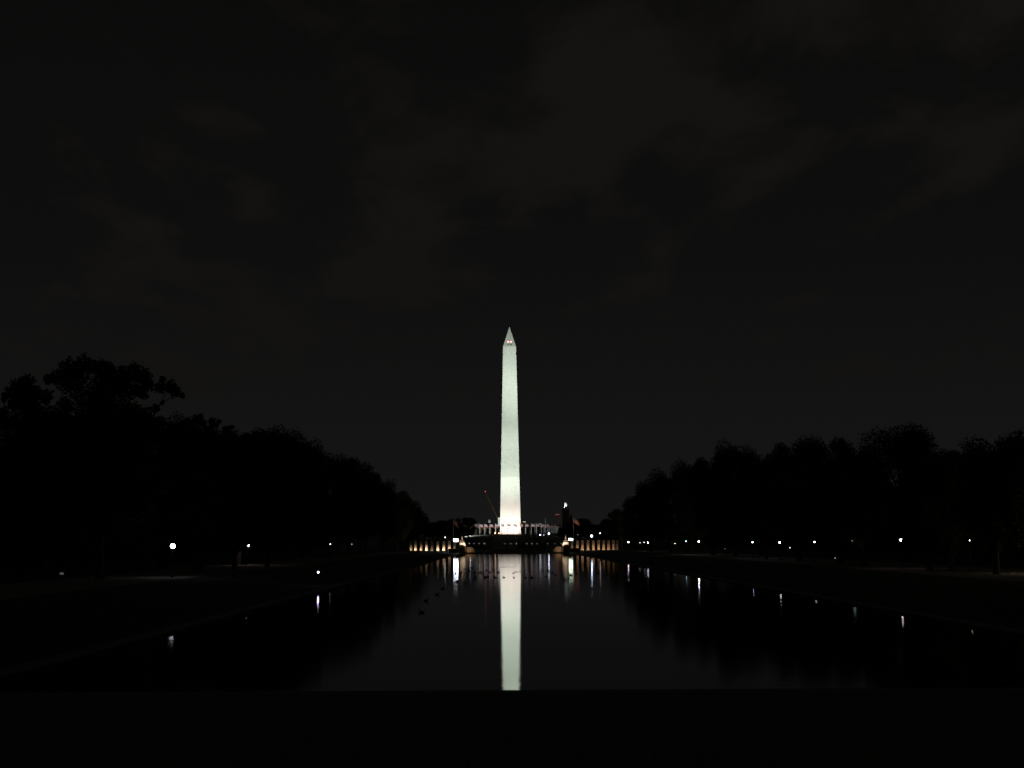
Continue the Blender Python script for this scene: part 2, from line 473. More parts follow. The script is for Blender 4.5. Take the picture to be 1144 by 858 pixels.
# flags in a ring round the obelisk
def flag_mesh(name, Wd, Hh, amp, parent, loc=(0, 0, 0), droop=0.0, mt=None, az=0.0):
    nx_, nz = 10, 6
    b = MB(); uvs = []
    for i in range(nx_+1):
        for j in range(nz+1):
            u = i/nx_; v = j/nz
            x = u*Wd*(1-.35*droop); z = (v-1)*Hh - droop*u*Wd*.75
            y = amp*math.sin(u*7+v*1.3)*u
            b.v.append((x*math.cos(az)-y*math.sin(az), x*math.sin(az)+y*math.cos(az), z)); uvs.append((u, v))
    for i in range(nx_):
        for j in range(nz):
            a = i*(nz+1)+j; b.f.append((a, a+nz+1, a+nz+2, a+1))
    o = b.build(name, mt or M['flag'], parent, smooth=True, loc=loc)
    uvl = o.data.uv_layers.new(name='UVMap')
    for lp in o.data.loops: uvl.data[lp.index].uv = uvs[lp.vertex_index]
    return o
def flagpole(loc, H, Wd, Hh, label, group=None, droop=0.3, az=0.2, r=.09, fm=None):
    t = empty('flagpole', loc, label=label, cat='flagpole', group=group)
    b = MB(); b.lathe([(r*2.2, -.3), (r*2.2, .25), (r*1.2, .3), (r, H*.5), (r*.6, H)], 8); b.build('pole', M['pole'], t)
    f = MB(); f.lathe([(r*.5, H), (r*1.5, H+.12), (r*1.5, H+.26), (r*.3, H+.38)], 8); f.build('finial', M['bronze'], t)
    flag_mesh('flag', Wd, Hh, .12*Wd, t, (r*.9, 0, H-.15), droop, fm, az)
    return t
fp0 = None
for i in range(50):
    a = 2*math.pi*(i+.5)/50
    x = AX+38.3*math.sin(a); y = MY-38.3*math.cos(a)
    lab = 'pole with lit striped flag in the ring around the obelisk'
    if fp0 is None:
        fp0 = flagpole((x, y, hgt(x, y)), 8.3, 2.6, 1.8, lab, 'flagpoles ringing the obelisk', droop=.3, az=.15, r=.19); o = fp0
    else:
        o = copy_tree(fp0)
    o.location = (x, y, hgt(x, y)); o.rotation_euler = (0, 0, random.uniform(-.35, .35))
    front = math.cos(a) > 0 and abs(x-AX) < 9
    o['label'] = ('pole with a dark red flag silhouetted before the obelisk base' if front else
                  ('white pole with lit striped flag in the ring left of the obelisk' if x < AX else 'white pole with lit striped flag in the ring right of the obelisk'))

# ------------------------------------------------------------------ trees
def leaf_cloud(lobes, per, size, seedv=0):
    """lobes: list of (centre, radii) -> vertex array of rhombic leaf sprays inside each lobe"""
    r_ = np.random.default_rng(seedv)
    V = []
    for (c_, rad), n in zip(lobes, per):
        d = r_.normal(size=(n, 3)); d /= np.linalg.norm(d, axis=1)[:, None]
        ph = r_.uniform(0, 6.28, 3)
        wob = 1 + .16*np.sin(4*d[:, 0]+ph[0])*np.cos(5*d[:, 2]+ph[1]) + .12*np.sin(9*d[:, 1]+ph[2])
        rr = r_.uniform(0.0, 1.0, n)**0.45 * wob
        rr *= np.where(r_.uniform(size=n) < .04, 1.10, 1.0)
        P = np.array(c_)[None] + d*rr[:, None]*np.array(rad)[None]
        t1 = r_.normal(size=(n, 3)); t1 /= np.linalg.norm(t1, axis=1)[:, None]
        t2 = np.cross(t1, r_.normal(size=(n, 3))); t2 /= np.linalg.norm(t2, axis=1)[:, None]
        s_ = size*r_.uniform(.5, 1.3, n)[:, None]
        q = np.stack([P-t1*s_, P+t2*s_*.5, P+t1*s_, P-t2*s_*.5], 1)
        V.append(q.reshape(-1, 3))
    return np.concatenate(V)
def mesh_from_quads(name, V, m):
    me = bpy.data.meshes.new(name)
    n = len(V)//4
    me.vertices.add(len(V)); me.vertices.foreach_set('co', V.astype(np.float32).ravel())
    me.loops.add(len(V)); me.loops.foreach_set('vertex_index', np.arange(len(V), dtype=np.int32))
    me.polygons.add(n); me.polygons.foreach_set('loop_start', np.arange(0, len(V), 4, dtype=np.int32))
    me.update(calc_edges=True); me.materials.append(m)
    return me
def bare_trunk(H, lobes, tr, rr, flare=1.5):
    b = MB()
    hz = min(l[0][2] for l in lobes)
    top = Vector((0, 0, H*.55))
    pts = [Vector((rr.uniform(-.15, .15)*i, rr.uniform(-.15, .15)*i, H*.55*i/5 - (.3 if i == 0 else 0))) for i in range(6)]
    pts[0] = Vector((0, 0, -.4))
    b.tube(pts, [tr*flare, tr*1.05, tr*.95, tr*.85, tr*.7, tr*.45], 10)
    for (c_, rad) in lobes:
        c_ = Vector(c_)
        k_ = rr.choice((1, 2, 3, 4)); s0 = pts[k_]
        if c_.z < s0.z: s0 = pts[1]
        mid = s0.lerp(c_, .5) + Vector((rr.uniform(-.6, .6), rr.uniform(-.6, .6), .08*H*rr.uniform(0, 1)))
        b.tube([s0, s0.lerp(mid, .6), mid, c_], [tr*.42, tr*.32, tr*.2, tr*.06], 6)
    return b
def tree_proto(H, Wd, seedv, n_lobes=30, base=.22, leaf=.30, per=950, dome=1.0):
    rr = random.Random(seedv); lobes = []
    for i in range(n_lobes):
        t = (i+.5)/n_lobes
        z = base + (1-base)*(t**.8)*.9
        u = (z-base)/(1-base)
        env = Wd*.5*math.sqrt(max(.05, 1-(max(0, u-.38)/.66)**2))*(.62+.38*min(1, u/.3))
        a = i*2.399+rr.uniform(-.5, .5); rad_ = env*rr.uniform(.35, .8)
        rl = Wd*rr.uniform(.12, .19)
        lobes.append(((rad_*math.cos(a), rad_*math.sin(a), H*z), (rl, rl, rl*.8)))
    V = leaf_cloud(lobes, [per]*n_lobes, leaf, seedv)
    cm = mesh_from_quads('crown', V, M['leaf'])
    tb = bare_trunk(H, lobes, .018*H+.05, rr)
    t = empty('elm_tree', (0, -500, 0))
    tb.build('trunk', M['bark'], t)
    o = bpy.data.objects.new('crown', cm); COL.objects.link(o); o.parent = t
    return t
protos = [tree_proto(28, 21, 10+k_) for k_ in range(5)]
used = set()
def place_tree(x, y, H, Wd, label, group, k_=None, z=None, name=None):
    k_ = random.randrange(5) if k_ is None else k_
    if k_ in used: o = copy_tree(protos[k_])
    else: o = protos[k_]; used.add(k_)
    o.location = (x, y, hgt(x, y) if z is None else z)
    o.rotation_euler = (0, 0, random.uniform(0, 6.28))
    o.scale = (Wd/21, Wd/21, H/28)
    tag(o, label, 'tree', group)
    return o
def row_tree(px, top, lat, label, Wd=20, group=None, k_=None):
    Y = lat*FPX/(px-562.4)
    q = at(px, top, Y)
    g0 = hgt(q.x, Y)
    return place_tree(q.x, Y, (q.z-g0)/.99, Wd, label, group, k_)
GR, GL = 'elms in the row right of the pool', 'elms in the row left of the pool'
for a in ((1128, 485, 82, 'round dark elm at the right edge of the photo', 20),
          (1066, 501, 84, 'lower dark elm in the dip between two domed crowns at far right', 18),
          (1006, 476, 88, 'broad dark elm with the highest dome on the right bank', 24),
          (958, 500, 80, 'dark elm filling the dip left of the highest dome', 15),
          (925, 489, 84, 'wide flat topped dark elm, right half of the pair left of the dip', 19),
          (886, 491, 78, 'wide flat topped dark elm, left half of the pair left of the dip', 19),
          (848, 507, 76, 'lower dark elm between the knobbly crown and the wide flat crowns', 18),
          (820, 496, 68, 'dark elm with a small knob on top, midway along the right bank', 18),
          (795, 508, 66, 'dark elm just left of the knob topped crown', 19),
          (772, 515, 64, 'dark elm above a small step in the right skyline', 19),
          (748, 526, 62, 'dark elm left of the small step in the right skyline', 20),
          (727, 536, 62, 'dark elm on the steep shoulder of the right skyline', 20),
          (709, 556, 62, 'low dark elm under the steep shoulder of the right skyline', 18),
          (694, 568, 62, 'small dark elm, last but one toward the obelisk on the right bank', 18),
          (674, 589, 66, 'small low elm tipping the right row beside the distant trees', 15),
          (682, 579, 66, 'small dark elm ending the right row nearest the obelisk', 18)):
    row_tree(*a[:4], Wd=a[4], group=GR)
for a in ((268, 486, -56, 'dark elm just right of the twiggy sparse tree', 18),
          (292, 476, -56, 'domed dark elm, highest one right of the sparse tree on the left bank', 20),
          (318, 482, -56, 'dark elm on the right flank of the high left dome', 19),
          (340, 494, -56, 'dark elm ending the high left dome before the skyline drops', 17),
          (368, 507, -55, 'dark elm with a flat top after the first drop of the left skyline', 19),
          (390, 511, -55, 'dark elm sloping right of the flat topped crown on the left bank', 20),
          (409, 525, -55, 'dark elm halfway down the left skyline slope', 19),
          (427, 538, -55, 'dark elm beyond the notch low on the left skyline slope', 19),
          (444, 548, -55, 'dark elm third from the end of the left row', 20),
          (457, 558, -55, 'dark elm second from the end of the left row', 19),
          (467, 572, -58, 'small dark elm ending the left row nearest the obelisk', 18)):
    row_tree(*a[:4], Wd=a[4], group=GL)
# second and third rows, hidden behind the first: lower, darker trees
for i, (x, y) in enumerate([(100, 225), (96, 300), (98, 380), (97, 460), (100, 545), (96, 640), (118, 262), (120, 345), (118, 430), (118, 520), (104, 205)]):
    place_tree(x+random.uniform(-4, 4), y, random.uniform(17, 20), 19, 'dark elm standing in the rows behind the right bank trees', 'elms behind the right row')
for i, (x, y) in enumerate([(-78, 180), (-76, 235), (-80, 300), (-78, 370), (-80, 450), (-78, 540), (-80, 640), (-95, 210), (-98, 280), (-100, 350), (-64, 215), (-60, 270)]):
    place_tree(x+random.uniform(-3, 3), y, random.uniform(21, 24) if y < 310 and x < -70 else random.uniform(16, 18), 20, 'dark elm standing in the rows behind the left bank trees', 'elms behind the left row')
for px, top, lat, lab in ((60, 462, -105, 'dark elm filling below the ragged left edge tree'), (120, 461, -100, 'dark elm filling behind the tallest ragged tree'), (176, 466, -95, 'dark elm between the tallest ragged tree and the sparse tree'),
          (218, 477, -88, 'dark elm behind the sparse twiggy tree'), (246, 482, -80, 'dark elm right behind the sparse twiggy tree')):
    row_tree(px, top, lat, lab, Wd=24, group=GL)
# inner rows in front: slim trunks beside the paths
for px, Y, k_ in ((1112, 205, 0), (1062, 222, 1), (965, 268, 3), (938, 285, 4), (893, 330, 0), (856, 372, 2), (1038, 232, 2)):
    q = at(px, 600, Y)
    place_tree(q.x, Y, 17, 13, 'slim trunked elm beside the right bank path', 'slim elms beside the right path', k_)
for px, Y, k_ in ((160, 228, 1), (220, 234, 3), (262, 262, 4), (299, 300, 0)):
    q = at(px, 600, Y)
    place_tree(q.x, Y, 16, 13, 'slim trunked elm beside the left bank path', 'slim elms beside the left path', k_)
# distant trees around the memorial and the mound
for px, top, Y, Wd, lab in ((484, 584, 1050, 22, 'distant dark tree low on the skyline beside the left row'),
                         (497, 582, 1060, 22, 'distant dark tree behind the left memorial pillars'),
                         (508, 580, 1030, 13, 'distant dark tree behind the drooping left flag'),
                         (523, 578.5, 1040, 15, 'distant round dark tree at the left end of the flag ring'),
                         (640, 588, 1050, 22, 'distant dark tree right of the castle tower'),
                         (650, 580, 1060, 20, 'distant dark tree behind the lit orange flag'),
                         (661, 586, 1060, 20, 'distant dark tree behind the blue white lamp on the right'),
                         (632, 591, 1040, 14, 'distant dark tree at the right end of the flag ring'),
                         (594, 588, 1420, 20, 'distant dark treetop just right of the obelisk'),
                         (670, 592, 1100, 16, 'distant low dark tree beside the end of the right row')):
    q = at(px, top, Y); g0 = hgt(q.x, Y)
    place_tree(q.x, Y, (q.z-g0)/.96, Wd, lab, 'distant trees round the mound')

# the three special trees at the left, each with its own crown
def custom_tree(zl, Y, trunk_px, label, leaf, per_r, low):
    rr = random.Random(len(zl))
    base = at(trunk_px, 640, Y); base.z = hgt(base.x, Y)
    lobes = []; per = []
    for (zx, zy, zr) in zl:
        q = at(zx/3.576, 380+zy/3.576, Y)
        r_m = zr/3.576/FPX*Y
        c_ = q-base; c_.y += rr.uniform(-1, 1)*(1.5 if zr < 40 else 4)
        lobes.append(((c_.x, c_.y, c_.z), (r_m, r_m, r_m)))
        per.append(int(per_r*r_m**2)+60)
    for i in range(low):
        a = i*2.4; rad_ = rr.uniform(1, 6)
        lobes.append(((rad_*math.cos(a), rad_*math.sin(a), rr.uniform(8, 16)), (3.4, 3.4, 3))); per.append(700)
    t = empty('ragged_tree', base, label=label, cat='tree')
    top = max(l[0][2] for l in lobes)
    hi = [l for l in lobes if l[1][0] < 5.5]
    bare_trunk(top*1.25, hi[::2], .5, rr).build('trunk', M['bark'], t)
    o = bpy.data.objects.new('crown', mesh_from_quads('crown', leaf_cloud(lobes, per, leaf, len(zl)), M['leaf']))
    COL.objects.link(o); o.parent = t
    return t
A = [(330,95,42),(275,110,38),(225,145,32),(205,158,22),(390,105,40),(430,120,34),(485,135,38),(545,130,36),(580,150,32),(595,180,28),(300,165,66),(400,175,68),(500,185,62),
     (555,200,34),(350,250,70),(450,262,76),(250,262,40),(520,285,45),(600,312,42),(640,325,26),(636,280,12),(622,265,8),(648,250,8),(640,190,26),(668,178,24),(690,196,26),(712,214,20),(728,222,10),(655,160,14),
     (380,340,80),(280,340,70),(500,350,80),(580,370,60),(230,320,60),(330,400,80),(460,400,80),(200,380,60),(560,340,50)]
custom_tree(A, 200, 112, 'tallest ragged tree with an outstretched branch cluster at the left', .26, 190, 18)
B = [(115,165,30),(85,172,28),(60,200,36),(30,222,18),(18,238,10),(90,215,52),(140,215,34),(180,220,28),(195,240,20),(120,265,60),(60,255,26),(20,300,32),(45,320,40),(160,300,50),(0,330,40),(100,350,60)]
custom_tree(B, 188, 24, 'ragged dark tree at the left edge beside the tallest one', .26, 190, 14)
C_ = [(790,308,20),(775,325,26),(745,330,24),(720,345,24),(695,350,24),(808,330,18),(840,318,12),(850,335,20),(875,325,10),(838,360,20),(905,355,16),(922,345,8),(918,375,26),(780,365,34),(735,385,45),
      (860,405,36),(800,420,50),(940,400,22),(935,430,40),(700,420,50)]
custom_tree(C_, 258, 224, 'sparse twiggy tree standing right of the tallest tree on the left bank', .28, 110, 12)

# far-off woods that read as one dark mass
def woods(x0, x1, y0, y1, z1, n, size, seedv):
    r_ = np.random.default_rng(seedv)
    P = np.stack([r_.uniform(x0, x1, n), r_.uniform(y0, y1, n), np.zeros(n)], 1)
    prof = z1*(.80+.10*np.sin(P[:, 0]*.11+P[:, 1]*.07)+.10*np.sin(P[:, 0]*.29+P[:, 1]*.23+1))
    P[:, 2] = .5+r_.uniform(0, 1, n)**.8*prof
    t1 = r_.normal(size=(n, 3)); t1 /= np.linalg.norm(t1, axis=1)[:, None]
    t2 = np.cross(t1, r_.normal(size=(n, 3))); t2 /= np.linalg.norm(t2, axis=1)[:, None]
    s_ = size*r_.uniform(.6, 1.2, n)[:, None]
    return np.stack([P-t1*s_, P+t2*s_*.7, P+t1*s_, P-t2*s_*.7], 1).reshape(-1, 3)
for nm, args in (('far woods behind the left bank', (-175, -112, 120, 1100, 15, 42000, 1.2, 1)), ('far woods behind the right bank', (128, 190, 120, 1100, 15, 42000, 1.2, 2)),
                 ('far woods beyond the mound', (-420, 430, 1560, 1620, 22, 26000, 1.6, 3))):
    o = bpy.data.objects.new('woods', mesh_from_quads('woods', woods(*args), M['leaf'])); COL.objects.link(o)
    tag(o, 'dark mass of ' + nm, 'woods', kind='stuff')

# ------------------------------------------------------------------ lamps on posts
glows = {}
def gl(c, s):
    k_ = (c, s)
    if k_ not in glows: glows[k_] = glow('lamp_glow', c, s)
    return glows[k_]
WHT, BLU, PNK, WRM, GRN = (1, .97, .92), (.72, .8, 1.0), (1.0, .8, .86), (1.0, .84, .6), (.8, 1.0, .85)
def post_lamp(px, py, Y, r, c, s, label, group=None, ground=None, post_r=.07, twin=0.0):
    q = at(px, py, Y); g0 = hgt(q.x, Y) if ground is None else ground
    h = q.z-g0
    t = empty('street_lamp', (q.x, Y, g0), label=label, cat='street lamp', group=group)
    b = MB(); b.lathe([(post_r*2.6, -.2), (post_r*2.6, .35), (post_r*1.4, .5), (post_r, h*.5), (post_r*.8, h-r-.08), (post_r*1.9, h-r)], 8); b.build('post', M['iron'], t)
    if twin:
        b = MB(); b.tube([(-twin, 0, h-r*1.05), (twin, 0, h-r*1.05)], post_r*.8, 6); b.build('crossarm', M['iron'], t)
    for xo in ((-twin, twin) if twin else (0,)):
        gb = MB(); gb.lathe([(r*.45, h-r), (r*.85, h-r*.6), (r, h), (r*.88, h+r*.5), (r*.5, h+r*.88)], 10, cx=xo); go = gb.build('globe', gl(c, s), t, smooth=True)
        cp = MB(); cp.lathe([(r*.55, h+r*.885), (r*.3, h+r*1.1), (r*.06, h+r*1.5)], 8, cx=xo); cp.build('cap', M['iron'], go)
    return t
RP, LP_ = 'lamps along the right bank path', 'lamps along the left bank path'
for a in ((702, 605.5, 781, .26, PNK, 34, 'pinkish lamp just right of the lit memorial pillars'),
          (715, 606.3, 716, .08, WHT, 16, 'very dim lamp left of a close pair on the right bank'),
          (719.6, 606.0, 694, .10, WHT, 14, 'left dim lamp of a close pair on the right bank'),
          (723.8, 606.0, 678, .15, WHT, 80, 'right lamp of a close pair on the right bank'),
          (754, 607.2, 571, .07, WRM, 35, 'faint warm lamp left of a teal one on the right bank'),
          (766.5, 604.8, 536, .07, (.6, 1, 1), 40, 'faint teal lamp right of a warm one on the right bank'),
          (780.5, 605.0, 501, .17, WHT, 190, 'warm white lamp under the elm row, sixth from the right edge'),
          (841, 606.0, 392, .24, BLU, 36, 'bright blue white lamp, left of a bright pair on the right bank'),
          (871, 606.0, 354, .19, WHT, 18, 'bright white lamp, right of a bright pair on the right bank'),
          (910, 605.5, 314, .14, BLU, 14, 'small bluish lamp between slim trunks on the right bank'),
          (953, 604.0, 268, .11, GRN, 14, 'small greenish lamp half hidden by leaves on the right bank'),
          (1006.5, 603.0, 246, .22, PNK, 22, 'brightest lamp near the right edge, beside the path'),
          (1172, 602, 205, .25, WRM, 70, 'warm lamp beyond the right edge lighting the gravel'),
          (1083, 603.5, 214, .09, WRM, 16, 'dim lamp nearest the right edge')):
    post_lamp(*a[:6], a[6], RP)
for a in ((882.5, 612, 372, .10, WHT, 3, 'small low white light under the right bank elms'),
          (933, 623.5, 268, .05, WHT, 2, 'tiny knee high light beside the right bank path'),
          (810, 613, 470, .06, WHT, 1.0, 'faint low light under the middle of the right bank')):
    post_lamp(*a[:6], a[6], 'low lights under the right bank elms', post_r=.04)
for a in ((193, 610.0, 208, .33, (.86, .92, 1.0), 16, 'large bright lamp on the left bank, nearest the left edge'),
          (277, 609.2, 320, .32, PNK, 22, 'second bright lamp on the left bank, with a pinkish tint'),
          (369, 607.8, 400, .12, WHT, 6, 'small faint lamp right of the two bright ones on the left bank'),
          (393, 608.0, 470, .10, WHT, 2.5, 'tiny lamp farthest along the left bank path')):
    post_lamp(*a[:6], a[6], LP_)
post_lamp(355.5, 639.2, 199, .12, (.85, .68, 1.0), 12, 'waist high violet lamp at the left edge of the pool', None, post_r=.04)
# big lamps by the memorial
post_lamp(509.3, 603.4, 728, .66, (.80, .86, 1.0), 26, 'huge glaring white lamp beside the left memorial arch', 'glaring lamps at the memorial', post_r=.12, twin=.5)
post_lamp(637.6, 602.6, 728, .5, (.84, 1.0, .76), 14, 'greenish white glaring lamp beside the right memorial arch', 'glaring lamps at the memorial', post_r=.12, twin=.5)
post_lamp(661.0, 598.8, 742, .48, (.6, .74, 1.0), 14, 'blue white lamp high above the right memorial pillars', 'glaring lamps at the memorial', post_r=.1)
post_lamp(670.4, 595.6, 760, .26, PNK, 4, 'small pink lamp above the right memorial pillars', 'small lamps behind the memorial')
post_lamp(497.3, 600.3, 760, .28, WHT, 3, 'small white lamp above the left memorial pillars', 'small lamps behind the memorial')
post_lamp(645.5, 597.2, 900, .2, WHT, .5, 'faint white lamp between the green and the blue lamp', 'small lamps behind the memorial')
dots = [(524.3, .5), (529.5, .28), (535.3, .28), (541, .6), (564, .16), (570.7, .35), (577, .6), (588.5, .28), (594.2, .4), (600, .22), (612, .15), (620, .14), (626.5, .2)]
for i, (px, s_) in enumerate(dots):
    n_ = ['far left', 'left', 'left middle', 'bright', 'middle', 'middle', 'bright middle', 'right', 'right', 'right', 'far right', 'far right', 'last right'][i]
    post_lamp(px, 607.2, 868, .2, WHT, s_*1.2, 'tiny dim street lamp by the road in front of the dark mound', 'street lamps before the mound', ground=1.0)
for px, s_, c_ in ((553, 9, (1, .5, .22)), (557.4, 7, (1, .45, .25))):
    post_lamp(px, 595.6, 1195, .5, c_, s_*.35, 'orange lamp at the left foot of the obelisk, ' + ('outer' if px < 555 else 'inner') + ' one', 'orange lamps at the obelisk foot')
for px in (585, 588.5, 592.3, 597):
    post_lamp(px, 599.4, 1100, .22, (1, .55, .4), .8, 'tiny reddish lamp low on the mound right of the obelisk', 'tiny reddish lamps on the mound')
# small pale sign box at left
q = at(69, 640.8, 214); g0 = hgt(q.x, q.y)
t = empty('sign_board', (q.x, q.y, g0), label='small pale greenish signboard on a post at the far left', cat='sign')
b = MB(); b.tube([(0, .06, -.2), (0, .06, q.z-g0)], .04); b.build('post', M['iron'], t)
b = MB(); b.box(-.26, .26, -.03, .03, q.z-g0-.15, q.z-g0+.15); b.build('panel', glow('sign_panel', (.8, 1, .75), .07), t)

# ------------------------------------------------------------------ memorial at the far end of the pool
lx = [458.9, 463.9, 470.3, 476.2, 482.6, 489.0, 495.7, 502.0, 508.0]
rx_ = [638.8, 645.2, 650.7, 657.0, 663.0, 669.0, 674.5, 680.0, 685.4, 689.5]
pil0 = None
M['up_lens_warm'] = glow('uplight_lens', (1.0, .72, .45), 5)
def pillar():
    t = empty('memorial_pillar', (0, 0, 0))
    b = MB()
    b.box(-.66, -.18, -.45, .45, .5, 4.2).box(.18, .66, -.45, .45, .5, 4.2)
    b.box(-.66, .66, -.45, .45, 4.2, 4.75).box(-.18, .18, .1, .44, .5, 4.2)
    b.build('shaft', M['stone'], t)
    b = MB(); b.box(-.85, .85, -.6, .6, -.1, .5); b.build('plinth', M['stone'], t)
    b = MB(); b.box(-.8, .8, -.58, .58, 4.753, 4.95, .9); b.build('capstone', M['stone'], t)
    b = MB()
    for j in range(14):
        a0, a1 = j*math.pi/7, (j+1)*math.pi/7
        b.tube([(.42*math.cos(a0), -.52, 3.4+.42*math.sin(a0)), (.42*math.cos(a1), -.52, 3.4+.42*math.sin(a1))], .09, 6)
    b.build('wreath', M['bronze'], t)
    return t
def uplight_point(loc, P, col, tgt=None):
    loc = Vector(loc)
    return spot('uplight_beam', loc, Vector(tgt) if tgt else loc+Vector((0, 1.6, .8)), P, col, 125, .9, .1)
ordl = ['outermost', 'second outermost', 'third from the outer end', 'fourth from the outer end', 'fifth from the outer end', 'sixth from the outer end',
        'seventh from the outer end', 'eighth from the outer end', 'ninth from the outer end', 'tenth, beside the arch']
up0 = None
def up_fixture(loc, label):
    global up0
    if up0 is None:
        up0 = empty('ground_uplight', loc)
        b = MB(); b.lathe([(.22, -.05), (.24, .12), (.2, .18)], 10); b.build('housing', M['iron'], up0)
        b = MB(); b.lathe([(.17, .182), (.16, .2)], 10); b.build('lens', M['up_lens_warm'], up0)
        o = up0
    else: o = copy_tree(up0)
    o.location = loc; return tag(o, label, 'uplight', 'uplights at the memorial pillars')
for side, L in (('left', lx), ('right', list(reversed(rx_)))):
    for i, px in enumerate(L):
        Y = (800 - 7.0*i) if side == 'left' else (800-6.2*i)
        q = at(px, 612, Y)
        z0 = 1.0
        if pil0 is None: pil0 = pillar(); o = pil0
        else: o = copy_tree(pil0)
        o.location = (q.x, Y, z0); o.rotation_euler = (0, 0, (.5-.05*i)*(1 if side == 'left' else -1))
        o.scale = (.92, 1, 1.0+.03*math.sin(i*2.1))
        tag(o, f'warm lit stone pillar left of the pool, {ordl[i]}' if side == 'left' else f'brown lit stone pillar right of the pool, {ordl[i]}', 'pillar', 'memorial pillars')
        strength = (150, 330, 200, 520, 40, 400, 420, 420, 60)[i] if side == 'left' else (30, 150, 190, 220, 220, 240, 200, 200, 170, 90)[i]
        dy = -1.5 if side == 'left' else -2.4
        uplight_point((q.x, Y+dy, z0+.45), strength*(1 if side == 'left' else 1.0), (1.0, .73, .48) if side == 'left' else (1.0, .60, .34))
        up_fixture((q.x, Y+dy, z0), f'small warm uplight in front of the {side} pillar, {ordl[i]}')
# the two small arches at the pool corners
def arch(px, label, mirror):
    Y = 726.0
    q = at(px, 612, Y); zg = hgt(q.x, Y)
    t = empty('stone_arch', (q.x, Y, zg), label=label, cat='arch', group='stone arches at the far pool corners')
    b = MB(); Wd = 1.8; o_w = 1.3
    # arched wall built as ribs of the outline
    prof_out = []; prof_in = []
    nseg = 12
    def ringpts(y):
        outer = [(-Wd, y, -.3), (-Wd, y, 3.6), (-1.35, y, 3.95), (-1.3, y, 4.6), (1.3, y, 4.6), (1.35, y, 3.95), (Wd, y, 3.6), (Wd, y, -.3)]
        inner = [(o_w, y, -.3)] + [(o_w*math.cos(a), y, 2.3+o_w*math.sin(a)) for a in [math.pi*j/nseg for j in range(nseg+1)]] + [(-o_w, y, -.3)]
        return outer, inner
    import bmesh
    bm = bmesh.new()
    o1, i1 = ringpts(-1.5)
    vs = [bm.verts.new(p_) for p_ in o1+i1]
    f = bm.faces.new(vs)
    r_ = bmesh.ops.extrude_face_region(bm, geom=[f])
    bmesh.ops.translate(bm, vec=(0, 3.0, 0), verts=[v for v in r_['geom'] if isinstance(v, bmesh.types.BMVert)])
    bmesh.ops.recalc_face_normals(bm, faces=bm.faces)
    bmesh.ops.triangulate(bm, faces=bm.faces)
    me = bpy.data.meshes.new('wall'); bm.to_mesh(me); bm.free(); me.materials.append(M['stone'])
    ow = bpy.data.objects.new('wall', me); COL.objects.link(ow); ow.parent = t
    b = MB(); b.box(-1.15, 1.15, -1.15, 1.15, 4.603, 5.4, .8); b.box(-.75, .75, -.75, .75, 5.403, 6.0, .55); b.build('stepped_roof', M['stone'], t)
    b = MB(); b.lathe([(.32, 6.0), (.36, 6.4), (.24, 6.9), (.1, 7.5), (.03, 7.8)], 8); b.build('finial', M['stone'], t)
    b = MB(); b.box(-o_w+.01, o_w-.01, .3, .5, -.2, 3.3); b.build('door', M['iron'], t)
    sx = 1 if mirror else -1
    floodlight((q.x-sx*1.6, Y-6.0, hgt(q.x-sx*1.6, Y-6.0)), (q.x, Y, zg+6.2), 8500, (1.0, .80, .64), 34, f'small warm floodlight aimed at the {"left" if px < 572 else "right"} stone arch', .4,
               blend=.8, lens=M['slot'], group='floodlights at the stone arches')
    # curved low wall on the inner side
    wx0 = 2.1; wl = empty('low_wall', (q.x, Y, zg), label=f'low warm lit stone wall beside the {"left" if px < 572 else "right"} arch', cat='wall', group='low walls beside the arches')
    b = MB()
    b.box(min(sx*wx0*-1, -sx*(wx0+2.6)), max(-sx*wx0, -sx*(wx0+2.6)), -.6, .6, -.3, 2.3); b.build('wall', M['stone'], wl)
    b = MB(); x0, x1 = -sx*(wx0+2.601), -sx*(wx0+4.1)
    b.quad_box([(min(x0, x1), -.6, -.3), (max(x0, x1), -.6, -.3), (max(x0, x1), .6, -.3), (min(x0, x1), .6, -.3)],
               [(x0 if x0 < x1 else x1, -.6, 2.3 if x0 < x1 else .6), (x1 if x0 < x1 else x0, -.6, .6 if x0 < x1 else 2.3),
                (x1 if x0 < x1 else x0, .6, .6 if x0 < x1 else 2.3), (x0 if x0 < x1 else x1, .6, 2.3 if x0 < x1 else .6)])
    b.build('ramp', M['stone'], wl)
    b = MB(); b.box(min(-sx*(wx0-.05), -sx*(wx0+2.7)), max(-sx*(wx0-.05), -sx*(wx0+2.7)), -.7, .7, 2.303, 2.45); b.build('coping', M['stone'], wl)
    uplight_point((q.x-sx*(wx0+1.2), Y-3.2, zg+.6), 110, (1.0, .62, .34))
    # dark parapet on the outer side
    pw = empty('parapet_wall', (q.x, Y, zg), label=f'dark unlit parapet wall outside the {"left" if px < 572 else "right"} arch', cat='wall', group='parapets outside the arches')
    b = MB(); b.box(min(sx*1.95, sx*6.4), max(sx*1.95, sx*6.4), -1.9, -1.1, -.3, 1.5); b.build('wall', M['granite'], pw)
    b = MB(); b.box(min(sx*1.9, sx*6.5), max(sx*1.9, sx*6.5), -2.0, -1.0, 1.503, 1.7); b.build('coping', M['granite'], pw)
arch(516.3, 'small lit stone arch with a spire at the far left pool corner', False)
arch(632.2, 'small lit stone arch with a spire at the far right pool corner', True)
